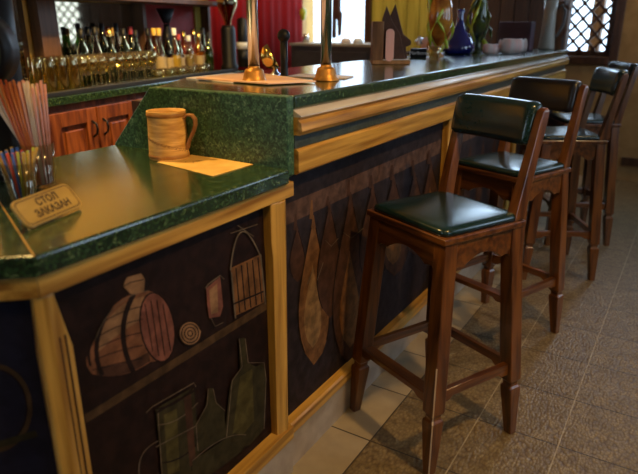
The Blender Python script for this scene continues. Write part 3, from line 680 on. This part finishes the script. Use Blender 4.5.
# crumpled wrappers bundle
c = atz(424,54,Z_U); k = (c-CAM).dot(FW)/FPX
mb = MB()
wr = mat('foil_wrapper', (.75,.72,.70), .25, .6); wr2 = mat('peach_wrapper', (.75,.36,.22), .4); rnd = random.Random(3)
for i,(dx,dz,r_,mi) in enumerate(((-8,12,4.5,0),(-2,9,6,1),(6,8,5,1),(3,13,4,1),(10,4,4,1))):
    bm_ = bmesh.new(); bmesh.ops.create_icosphere(bm_, subdivisions=2, radius=r_*k)
    vs = [Vector(v.co)*(1+rnd.uniform(-.22,.22)) for v in bm_.verts]; fs = [[v.index for v in f.verts] for f in bm_.faces]; bm_.free()
    mb.add([v+Vector((dx*k,0,max(dz*k,r_*k*1.1))) for v in vs], fs, mi)
w_ = tag(mb.build('candy_wrapper_pile',[wr,wr2]),'crumpled foil and peach wrappers heaped before the orange vase','wrappers',None,'stuff'); w_.location = (c.x,c.y+.06,zu); w_.rotation_euler = (0,0,R(31.6))
# shot glass
c = atz(434,60,Z_U); k = (c-CAM).dot(FW)/FPX
g_ = tag(MB().lathe([(0,0),(4.5*k,0),(6.5*k,13*k),(6.1*k,13*k),(4.2*k,.008),(0,.008)],seg=24).build('glass_tumbler', glass),'short clear tumbler beside the black lettered box','glass'); g_.location = (c.x,c.y,zu)
# vases and bottle
def vase(px_,py_,prof,m,name,label,cat,parts=None,dz=0):
    c = atz(px_,py_,Z_U); k = (c-CAM).dot(FW)/FPX; e = empty(name,(c.x,c.y,zu),0,label,cat)
    MB().lathe([(r*k,z*k) for r,z in prof], seg=28).build('body', m, e)
    for nm,pts,rr,mm in (parts or []):
        MB().tube([Vector((RT.x*x*k,RT.y*x*k,z*k)) for x,z in pts],[r*k for r in rr],10).build(nm,mm,e)
    return e
vase(438,57,[(0,0),(6,0),(5,2),(2,5),(2,10),(5,15),(10,24),(12,36),(11,48),(8,58),(6,64),(9,70),(8,70),(5,64),(0,60)],orange_g,'glass_vase','orange footed glass vase with yellow-green strands','vase',
     [('glass_strand',[(-9,14),(-11,26),(-10,40),(-12,52),(-9,60),(-12,68)],[1.5,2.5,2,3,3.5,2],ygreen),('glass_strand',[(8,8),(6,20),(11,32)],[2,2.5,1.5],ygreen)])
rv = random.Random(5)
def strands(e, n, k, h, mats):
    for i in range(n):
        a_ = rv.uniform(0,6.28); sp = rv.choice((-1,1))*rv.uniform(.6,1.4); r0_ = rv.uniform(4,6); pts = []
        z0_ = rv.uniform(2,14); z1_ = rv.uniform(.6,1)*h
        for j in range(9):
            t = j/8; rr = r0_+ (7+rv.uniform(-1,1.5))*math.sin(math.pi*min(1,t*.9+.15)); pts.append((rr*k*math.cos(a_+sp*t*1.6), rr*k*math.sin(a_+sp*t*1.6), (z0_+(z1_-z0_)*t)*k))
        MB().tube(pts,[(1.1+.9*math.sin(j*1.7+i))*k for j in range(9)],7).build('glass_strand',mats[i%len(mats)],e)
vs1 = [o_ for o_ in C.objects if o_.name.startswith('glass_vase')][0]; kv = (vs1.location-CAM).dot(FW)/FPX
strands(vs1, 7, kv, 62, [ygreen, orange_g, ygreen])
vase(458,54,[(0,0),(13,0),(16,3),(16,8),(12,16),(7,22),(4,28),(3,36),(4,40),(3,42),(0,42)],blueg,'glass_bottle','cobalt blue glass bottle between the orange and green vases','bottle')
vase(477,53,[(0,0),(6,0),(5,2),(3,6),(4,14),(7,22),(8,34),(6,46),(5,56),(8,62),(7,62),(4,55),(0,50)],texd('dark_green_glass', (.02,.035,.01), (.10,.13,.02), (1,1,1), 12, .1, 0, coat=.6),'glass_vase','dark green glass vase streaked yellow, right of the blue bottle','vase',
     [('glass_strand',[(-6,2),(-3,12),(-7,22),(-4,34),(-8,44),(-3,54),(-7,62)],[2.5,2,2,2.5,2,3,2],ygreen),('glass_strand',[(5,2),(8,8),(4,14)],[2.5,3,1.5],ygreen)])
vs2 = [o_ for o_ in C.objects if o_.name.startswith('glass_vase') and o_ is not vs1][0]; kv = (vs2.location-CAM).dot(FW)/FPX
strands(vs2, 7, kv, 60, [ygreen, MATS['dark_green_glass'], MATS['dark_green_glass']])
# rolled cloths
def roll(px0,px1,py,r_,label):
    a_ = atz(px0,py,Z_U); b_ = atz(px1,py,Z_U); mid = (a_+b_)/2; k = (mid-CAM).dot(FW)/FPX; rr = r_*k; L_ = (px1-px0)*k
    mb = MB(); rings = []
    for t,s in ((-.5,.15),(-.49,.9),(-.42,.62),(-.36,.98),(-.1,1),(.2,1.02),(.36,.98),(.42,.7),(.5,1.1),(.505,.2)):
        rings.append([(t*L_, rr*s*math.cos(q), rr+rr*s*math.sin(q)*(1 if s<=1 else .9)) for q in [2*math.pi*j/18 for j in range(18)]])
    mb.loft(rings,0,True); o = tag(mb.build('rolled_napkin',cloth_w),label,'napkin','rolled napkins on the bar'); o.location = (mid.x,mid.y,zu); o.rotation_euler = (0,0,R(31.6)); return o
roll(483,497,55,5.4,'small rolled white napkin, left of the larger roll'); roll(499,524,54,7.4,'larger rolled white napkin in front of the purple box')
c = aty(512,40,4.55); k = (c-CAM).dot(FW)/FPX
pb_ = tag(MB().box((-12*k,-.06,0),(20*k,.06,27*k)).build('storage_box',purple,None,.003),'dark purple box behind the rolled napkins at the far bar end','box'); pb_.location = (c.x-.02,4.62,zu)
# pitcher at the far end
c = atz(547,52.5,Z_U); k = (c-CAM).dot(FW)/FPX; c = Vector((-.12,4.72,0)); 
c = atz(547,49.5,Z_U); c = Vector(c); c.y = min(c.y,4.8); k = (Vector((c.x,c.y,Z_U))-CAM).dot(FW)/FPX
pj = empty('pitcher',(c.x,c.y,zu),R(31.6),'tall grey beer pitcher with looped handle at the far end of the bar','pitcher')
MB().lathe([(0,0),(7.5*k,0),(7.8*k,2*k),(6.5*k,14*k),(5.8*k,34*k),(6.6*k,46*k),(6.2*k,46*k),(0,44*k)],seg=26).build('body', mat('grey_stoneware', (.30,.28,.23), .4), pj)
MB().tube([(5.5*k,0,38*k),(11*k,0,42*k),(15*k,0,36*k),(14*k,0,24*k),(10*k,0,14*k),(6*k,0,10*k)],1.3*k,10).build('handle', mat('dark_handle', (.06,.05,.04), .5), pj)
# ------------------------------------------------------------------ back bar
def bbox(mb, u0,u1,w0,w1,z0,z1,mi=0):
    q = [B(u0,w0,z0),B(u1,w0,z0),B(u1,w1,z0),B(u0,w1,z0),B(u0,w0,z1),B(u1,w0,z1),B(u1,w1,z1),B(u0,w1,z1)]
    return mb.add(q,[(0,3,2,1),(4,5,6,7),(0,1,5,4),(1,2,6,5),(2,3,7,6),(3,0,4,7)],mi)
UA, UB = -1.6, 1.95
ZB = 1.0
bt_ = tag(bbox(MB(),UA,UB,0,WALLW-.002,ZB-.040,ZB).build('countertop', marble, None, .004), 'green marbled top of the back bar under the glasses', 'countertop')
mat_ = tag(bbox(MB(),-.45,UB-.15,.002,.045,ZB+.0006,ZB+.022).build('bar_mat', blackm, None, .003), 'long black rubber mat along the edge of the back bar', 'mat')
uc = u_at(96,125,.02); dw = uc-u_at(47,128,.02); dw = max(.3,min(.6,dw)); print('DOORW',dw,uc)
CG = 'cabinets under the back bar'
def cabinet(u0,label):
    e = empty('base_cabinet', B(u0,0,0), BYAW, label, 'cabinet', CG)
    # local: x -> -w? use world coordinates relative to the empty
    def loc(mb, name, m, par, bev=0):
        o = mb.build(name, m, par, bev)
        inv = Matrix.Rotation(-BYAW,4,'Z') @ Matrix.Translation(-B(u0,0,0))
        if par is not e: pass
        o.data.transform(inv); return o
    loc(bbox(MB(),u0+.001,u0+2*dw-.001,.035,WALLW-.004,0,ZB-.041),'body',cab_z,e)
    for s in (0,1):
        a_ = u0+s*dw+.006; b_ = u0+(s+1)*dw-.006
        mb = bbox(MB(),a_,b_,.018,.034,.08,ZB-.075)
        d = loc(mb,'door',cab_z,e,.003)
        def sub(m_,n_,mm,bev=0): loc(m_,n_,mm,d,bev)
        fr_ = MB(); t_ = .07; z0_,z1_ = .08,ZB-.075
        bbox(fr_,a_,a_+t_,.006,.0178,z0_,z1_); bbox(fr_,b_-t_,b_,.006,.0178,z0_,z1_); bbox(fr_,a_+t_,b_-t_,.006,.0178,z0_,z0_+t_); bbox(fr_,a_+t_,b_-t_,.006,.0178,z1_-t_,z1_)
        sub(fr_,'door_frame',cab_z,.003)
        sub(bbox(MB(),a_+t_+.025,b_-t_-.025,.009,.0178,z0_+t_+.025,z1_-t_-.025),'raised_panel',cab_z,.006)
        hu = b_-.035 if s==0 else a_+.035
        sub(MB().tube([B(hu,.006,.86),B(hu,-.018,.845),B(hu,-.024,.82),B(hu,-.018,.795),B(hu,.006,.78)],.006,8),'handle',blackp)
    return e
cabinet(uc-dw,'reddish panelled double-door cabinet under the back bar, with dark curved handles in view')
cabinet(uc-3*dw-.002,'reddish panelled cabinet under the back bar, next towards the straw cups')
cabinet(uc+dw+.002,'reddish panelled cabinet under the back bar, next towards the chrome poles')
# hutch: mirrors, posts and shelf
ZS_ = 1.455; brown2 = texd('walnut_brown', (.055,.024,.009), (.11,.05,.02), (12,12,1.2), 3, .5, .05); redp = texd('red_panel', (.26,.010,.008), (.40,.018,.014), (1,1,1), 6, .6, 0)
hu_ = empty('back_bar_hutch', B(0,WALLW-.12,ZB), 0, 'dark wooden back-bar hutch with mirror panels behind the bottles', 'hutch')
def HP(mb,name,m,bev=0): o = mb.build(name,m,hu_,bev); o.data.transform(Matrix.Translation(-B(0,WALLW-.12,ZB))); return o
UL = -1.5; UR = u_at(222,40,.30); um = u_at(151,30,.36); ul = u_at(52,30,.36); print('UR um ul', UR,um,ul)
HP(bbox(MB(),ul+.05,um,WALLW-.012,WALLW-.003,ZB+.03,1.45),'mirror_panel',mirror)
um0 = ul-.05; ua_ = UL; q = [B(um0,WALLW-.012,0),B(um0,WALLW-.006,0),B(ua_,WALLW-.075,0),B(ua_,WALLW-.081,0)]
mb = MB().loft([[v+Vector((0,0,ZB+.03)) for v in q],[v+Vector((0,0,1.45)) for v in q]]); HP(mb,'mirror_panel',mirror)
HP(bbox(MB(),um+.02,UR,WALLW-.012,WALLW-.003,ZB+.001,ZS_-.001),'red_back_panel',redp)
ZS = 1.455
HP(bbox(MB(),UL,UR+.02,.24,WALLW-.003,ZS,ZS+.03),'top_shelf',brown2,.002)
for uu,ww in ((u_at(50,30,.42),.13),(um,.035),(UR,.035)):
    HP(bbox(MB(),uu-ww/2,uu+ww/2,.42 if ww>.05 else .40,WALLW-.013,ZB+.001,ZS-.001),'post',brown2,.002)
HP(bbox(MB(),u_at(200,30,.45)-.02,u_at(215,30,.45)+.02,WALLW-.03,WALLW-.013,ZB+.001,ZS-.001),'back_board',plank,.002)
# --- glasses and bottles
def on_b(px_, w): return B(u_at(px_,60,w), w, ZB+.001)
def wine(h=.17):
    e = empty('wine_glass'); s = h/.17
    MB().lathe([(0,.002),(.031,.0),(.031,.002),(.006,.006),(.004,.012),(.004,.078),(.008,.086),(.026,.102),(.034,.125),(.032,.150),(.028,.17),(.0268,.17),(.031,.150),(.0325,.125),(.024,.104),(0,.09)],seg=18).build('bowl_and_stem',glass,e)
    return e
wg = wine(); first = True
def put(proto, used, p, label, group, sc=1):
    if not used[0]: o = proto; used[0] = True
    else: o = copy_tree(proto)
    o.location = p; o.scale = (sc,sc,sc); o['label'] = label; o['group'] = group; return o
wg['category'] = 'glass'; used = [False]
for row,(w,off_) in enumerate(((.09,0),(.155,.5),(.22,0))):
    u0,u1 = u_at(80,60,w), u_at(152,60,w); n = int((u1-u0)/.073)
    for i in range(n+1):
        u = u0+.073*(i+off_*.9)
        if u > u1+.02: continue
        put(wg,used,B(u,w,ZB+.015 if w<.05 else ZB+.001),('stemmed wine glass in the front row on the back bar','stemmed wine glass in the middle row on the back bar','stemmed wine glass in the rear row before the dark bottles')[row],('wine glasses, front row','wine glasses, middle row','wine glasses, rear row')[row])
tg = tag(MB().lathe([(0,.17),(.028,.17),(.030,.165),(.034,.0),(.0325,0),(.0285,.163),(0,.164)],seg=18).build('highball_glass',glass),'','glass'); used = [False]
for row,w in enumerate((.085,.165,.245)):
    u0,u1 = u_at(34,60,w), u_at(78,60,w); n = int((u1-u0)/.078)
    for i in range(n+1):
        put(tg,used,B(u0+.078*i+(.03 if row==1 else 0),w,ZB+.001),('tall upturned glass nearest the edge of the back bar','tall upturned glass in the middle row','tall upturned glass in the rear row by the mirror')[row],('highball glasses, front row','highball glasses, middle row','highball glasses, rear row')[row])
sg_ = tag(MB().lathe([(0,0),(.020,0),(.026,.062),(.0245,.062),(.019,.006),(0,.006)],seg=16).build('shot_glass',glass),'','glass'); used = [False]
for i in range(10):
    w = .10+.05*(i%2); u0,u1 = u_at(156,60,w),u_at(206,60,w)
    put(sg_,used,B(u0+(u1-u0)*i/9,w,ZB+.001),'small clear shot glass in front of the bottles right of the mirror','shot glasses before the bottles')
cols = {'green':glass_g,'brown':glass_b,'amber':glass_a,'pale':glass_c}
capc = {'black':blackp,'gold':gold,'red':mat('red_cap',(.35,.02,.02),.4),'white':white_l,'yellow':mat('yellow_cap',(.60,.38,.06),.45)}
labm = {'cream':mat('cream_label',(.34,.26,.13),.6),'yellow':mat('yellow_label',(.60,.42,.08),.6),'dark':mat('dark_label',(.05,.03,.02),.6),'white':white_l,'red':mat('red_label',(.40,.04,.03),.6)}
def bottle(px_, w, h, r_, gc, cc, lc, label, style=0):
    e = empty('liquor_bottle', on_b(px_,w), 0, label, 'bottle', 'bottles on the back bar'); s = h/.30
    if style == 0: prof = [(0,0),(r_,0),(r_,.165*s),(r_*.9,.19*s),(.014,.225*s),(.0125,.285*s)]
    elif style == 1: prof = [(0,0),(r_,0),(r_*1.05,.10*s),(r_,.15*s),(r_*.75,.18*s),(.015,.20*s),(.0135,.285*s)]
    else: prof = [(0,0),(r_,0),(r_,.13*s),(r_*.8,.17*s),(r_*.45,.21*s),(.013,.25*s),(.0125,.285*s)]
    MB().lathe(prof+[(0,.285*s)],seg=20).build('bottle_body',cols[gc],e)
    MB().lathe([(.0145,.255*s),(.0150,.30*s),(0,.30*s)],seg=16).build('cap',capc[cc],e)
    MB().lathe([(r_+.0008,.05*s),(r_+.0008,.125*s)],seg=20).build('paper_label',labm[lc],e)
L1 = [(84,.33,.30,'green','black','dark'),(91,.40,.31,'green','black','dark'),(98,.33,.31,'brown','black','dark'),(105,.40,.33,'green','black','yellow'),(112,.33,.30,'green','gold','dark'),
      (119,.40,.33,'brown','black','dark'),(126,.33,.30,'green','black','dark'),(133,.40,.31,'green','red','dark'),(138,.33,.29,'green','black','dark'),(150,.30,.30,'brown','black','dark')]
for i,(a_,w,h,gc,cc,lc) in enumerate(L1):
    nb = ['by the highballs','second from the highballs','third from the highballs','fourth, in the rear','mid-row with gold cap','tallest brown one','seventh from the highballs','with the red cap','next to the red-capped one','last before the mirror edge post'][i]
    bottle(a_,w,h,.034,gc,cc,lc,'dark %s bottle behind the wine glasses, %s'%(gc,nb),i%3)
L2 = [(156,.33,.30,'amber','yellow','cream','amber bottle with yellow cap beside the mirror-edge post'),(161,.26,.30,'pale','yellow','cream','pale bottle with yellow cap, second past the post'),
      (169,.28,.27,'brown','black','cream','brown bottle third past the mirror-edge post'),(176,.25,.30,'pale','white','yellow','pale bottle with white cap in the rear row'),(180,.28,.26,'brown','red','cream','brown bottle with red cap in the middle of the right group'),
      (185,.36,.28,'amber','gold','white','amber bottle with gold cap in the right group'),(190,.28,.25,'pale','white','cream','short pale bottle before the amber ones'),(195,.36,.29,'pale','gold','yellow','pale gold-capped bottle left of the dark wine bottle'),
      (200,.26,.27,'amber','gold','cream','amber bottle touching the dark wine bottle'),(209,.26,.27,'green','black','yellow','dark bottle with yellow label at the right end of the row'),(204,.38,.30,'green','black','cream','dark bottle in the rear of the right end')]
for i,(a_,w,h,gc,cc,lc,lb) in enumerate(L2): bottle(a_,w,h,.033,gc,cc,lc,lb,(i+1)%3)
# jars on shelf reflections: a coffee grinder and thermos past the bottles
c = B(u_at(229,50,.14),.14,ZB+.001); k = (c-CAM).dot(FW)/FPX
gd = empty('coffee_grinder',c,0,'dark coffee grinder with a funnel hopper left of the first chrome pole','grinder')
MB().lathe([(0,0),(8.5*k,0),(8.5*k,3*k),(7*k,6*k),(7*k,38*k),(5.5*k,42*k),(0,42*k)],seg=24).build('body',blackp,gd)
MB().lathe([(3*k,42.2*k),(3.4*k,46*k),(9.5*k,60*k),(10*k,70*k),(9*k,70*k),(0,58*k)],seg=24).build('hopper',glass_b,gd)
c = B(u_at(243,50,.2),.2,ZB+.001); th = empty('thermos',c,0,'black thermos flask with white collar behind the first chrome pole','flask')
MB().lathe([(0,0),(6*k,0),(6*k,18*k),(0,18*k)],seg=24).build('base',blackp,th); MB().lathe([(0,18.2*k),(6.6*k,18.2*k),(6.6*k,25*k),(0,25*k)],seg=24).build('collar',white_l,th); MB().lathe([(5.4*k,25.2*k),(5*k,48*k),(0,50*k)],seg=24).build('flask_body',blackp,th)
c = B(u_at(167,30,.39),.39,ZB+.001); fn = empty('coffee_jug',c,0,'dark funnel-topped jug standing against the red niche','jug')
k = (c-CAM).dot(FW)/FPX
MB().lathe([(0,0),(5.5*k,0),(5.5*k,34*k),(3*k,42*k),(3*k,46*k),(0,46*k)],seg=24).build('body',blackp,fn); MB().lathe([(3*k,46.2*k),(9*k,60*k),(8.4*k,60*k),(0,50*k)],seg=24).build('funnel',blackp,fn)
# grey cabinet behind the chrome poles
p0_ = aty(291,43,4.35); p1_ = aty(373,42,4.35); zt_ = p0_.z; print('greycab',p0_,p1_)
gc_ = empty('storage_counter',((p0_.x+p1_.x)/2,4.35,0),0,'grey waist-high service cabinet below the bright window','cabinet'); hw = (p1_.x-p0_.x)/2
MB().box((-hw,0,0),(hw,.45,zt_-.02)).build('body',greycab,gc_,.004); MB().box((-hw-.01,-.01,zt_-.0198),(hw+.01,.46,zt_)).build('top',mat('pale_top',(.42,.38,.28),.4),gc_,.003)
for s in (-.33,.33): MB().box((s*hw*1.4-.16,-.016,.1),(s*hw*1.4+.16,-.0005,zt_-.06)).build('door',greycab,gc_,.003)
zc = zt_+.001
for px_,h,r_,m_,nm,lb in ((306,8,3.2,steel,'jar','small metal-lidded jar on the grey cabinet, left end'),(346,5,5,paper_w,'folded_cloth','pale folded cloth bundle on the grey cabinet'),(358,5,5,white_l,'cup','white cup on the grey cabinet, right part')):
    c = aty(px_,41,4.5); k = (c-CAM).dot(FW)/FPX
    o = tag(MB().lathe([(0,0),(r_*k,0),(r_*1.05*k,h*.5*k),(r_*k,h*.7*k),(r_*.7*k,h*.78*k),(r_*.8*k,h*k),(0,h*k)],seg=18).build(nm,m_),lb,'jar' if nm=='jar' else nm.replace('_',' ')); o.location = (c.x,4.5,zc)
# window curtain and hanging ornament
mb = MB(); n = 90; ua_,ub_ = UR+.10, 4.18; rings = []
for z in (.9,1.6,2.5): rings.append([B(ua_+(ub_-ua_)*i/n, WALLW-.045+.007*math.sin(i*.7)+.008*math.sin(i*.23), z) for i in range(n+1)]+[B(ua_+(ub_-ua_)*i/n, WALLW-.038+.007*math.sin(i*.7)+.008*math.sin(i*.23), z) for i in range(n,-1,-1)])
mb.loft(rings,0,True); tag(mb.build('wall_curtain',redwall),'long red curtain covering the wall right of the bottles','curtain')
cu = MB(); rings=[]
pts = []
n = 40; x0_, x1_ = -3.24,-3.00
for z in (1.0,1.6,2.3): rings.append([(x0_+(x1_-x0_)*i/n, FARY-.05+.018*math.sin(i*1.3), z) for i in range(n+1)]+[(x0_+(x1_-x0_)*i/n, FARY-.045+.018*math.sin(i*1.3), z) for i in range(n,-1,-1)])
cu.loft(rings,0,True); tag(cu.build('curtain',mat('red_cloth',(.42,.012,.012),.7)),'red curtain hanging at the left side of the bright window','curtain')
c = aty(303,12,FARY-.25); orn = empty('hanging_ornament',(c.x,c.y,c.z),0,'small green and gold ornament hanging before the bright window','ornament'); k = (c-CAM).dot(FW)/FPX
MB().lathe([(0,0),(2.6*k,1.5*k),(2.2*k,4*k),(3.6*k,6*k),(3.2*k,10*k),(1*k,12*k),(0,12.5*k)],(0,0,-8*k),16).build('body',ygreen,orn)
MB().tube([(0,0,4*k),(0,0,CH-c.z-.005)],.0015,6).build('cord',blackp,orn)
c = aty(335,28,FARY-.3); k = (c-CAM).dot(FW)/FPX
fg = empty('hanging_jacket',(c.x,c.y,0),0,'dark jacket hanging in front of the bright window beside the right pole','jacket')
MB().loft([[(x*k,0,c.z+y*k) for x,y in ((-3,50),(4,50),(4,16),(6,14),(5,-6),(3,-8),(2,8),(-1,8),(-1,-10),(-4,-10))],[(x*k,.05,c.z+y*k) for x,y in ((-3,50),(4,50),(4,16),(6,14),(5,-6),(3,-8),(2,8),(-1,8),(-1,-10),(-4,-10))]]).build('cloth',napd,fg,.004)
# ------------------------------------------------------------------ lights
def area(loc, rot, sx_, sy_, e, col):
    l = bpy.data.lights.new('area_light','AREA'); l.shape = 'RECTANGLE'; l.size = sx_; l.size_y = sy_; l.energy = e; l.color = col
    o = bpy.data.objects.new('area_light', l); C.objects.link(o); o.location = loc; o.rotation_euler = rot; return o
def spot(loc, tgt, e, col, size=60, blend=.6, rad=.05):
    l = bpy.data.lights.new('warm_spot','SPOT'); l.energy = e; l.color = col; l.spot_size = R(size); l.spot_blend = blend; l.shadow_soft_size = rad
    o = bpy.data.objects.new('warm_spot', l); C.objects.link(o); o.location = loc
    o.rotation_euler = (Vector(tgt)-Vector(loc)).to_track_quat('-Z','Y').to_euler(); return o
WARM = (1,.62,.20)
spot((-1.0,1.0,2.6),(-.35,1.0,.95),150,WARM,60,.8)            # over the lower counter
spot((-.95,2.5,2.65),(-2.0,2.7,1.05),230,(1,.66,.26),80,.7)     # back-bar down lights
spot((-.95,1.4,2.65),(-2.1,1.9,1.0),230,(1,.62,.22),80,.7)
spot((-1.2,4.2,2.65),(-2.2,4.6,1.5),80,(1,.72,.40),80,.7)
spot((1.5,1.2,2.65),(.25,1.75,.45),150,(1,.60,.20),70,.7)        # over the stools
spot((1.2,3.3,2.65),(.6,3.0,.0),55,(1,.66,.30),70,.7)
spot((.9,-.3,2.65),(.0,.9,.6),42,WARM,60,.8)
spot((-1.6,5.0,2.65),(-1.7,5.95,1.3),42,(1,.78,.34),80,.8)  # added only to brighten the yellow plank wall
spot((.9,5.2,2.65),(.9,5.95,1.0),40,(1,.66,.30),80,.8)
area(((NW[0]+NW[1])/2,YN+.02,1.6),(R(90),0,0),1.1,1.2,14,(.55,.72,1))
for W in RW[1:]: area((XR-.02,(W[0]+W[1])/2,(W[2]+W[3])/2),(0,R(90),0),W[3]-W[2],W[1]-W[0],7,(.55,.75,1))
for W,e_ in ((W3,16),(W4,9)): area(((W[0]+W[1])/2,FARY+.02,(W[2]+W[3])/2),(R(-90),0,0),W[1]-W[0]-.1,W[3]-W[2]-.1,e_,(.55,.76,1))
# daylight from the world through the windows
w = bpy.data.worlds.new('world'); bpy.context.scene.world = w; w.use_nodes = True
bg = w.node_tree.nodes['Background']; bg.inputs[0].default_value = (.64,.82,1.0,1); bg.inputs[1].default_value = 4.2
sc = bpy.context.scene
sc.view_settings.view_transform = 'Standard'; sc.view_settings.look = 'None'; sc.view_settings.gamma = 1; sc.view_settings.exposure = -.1; sc.view_settings.use_curve_mapping = False
for a_ in ('max_bounces',): sc.cycles.max_bounces = 8
sc.cycles.transparent_max_bounces = 24
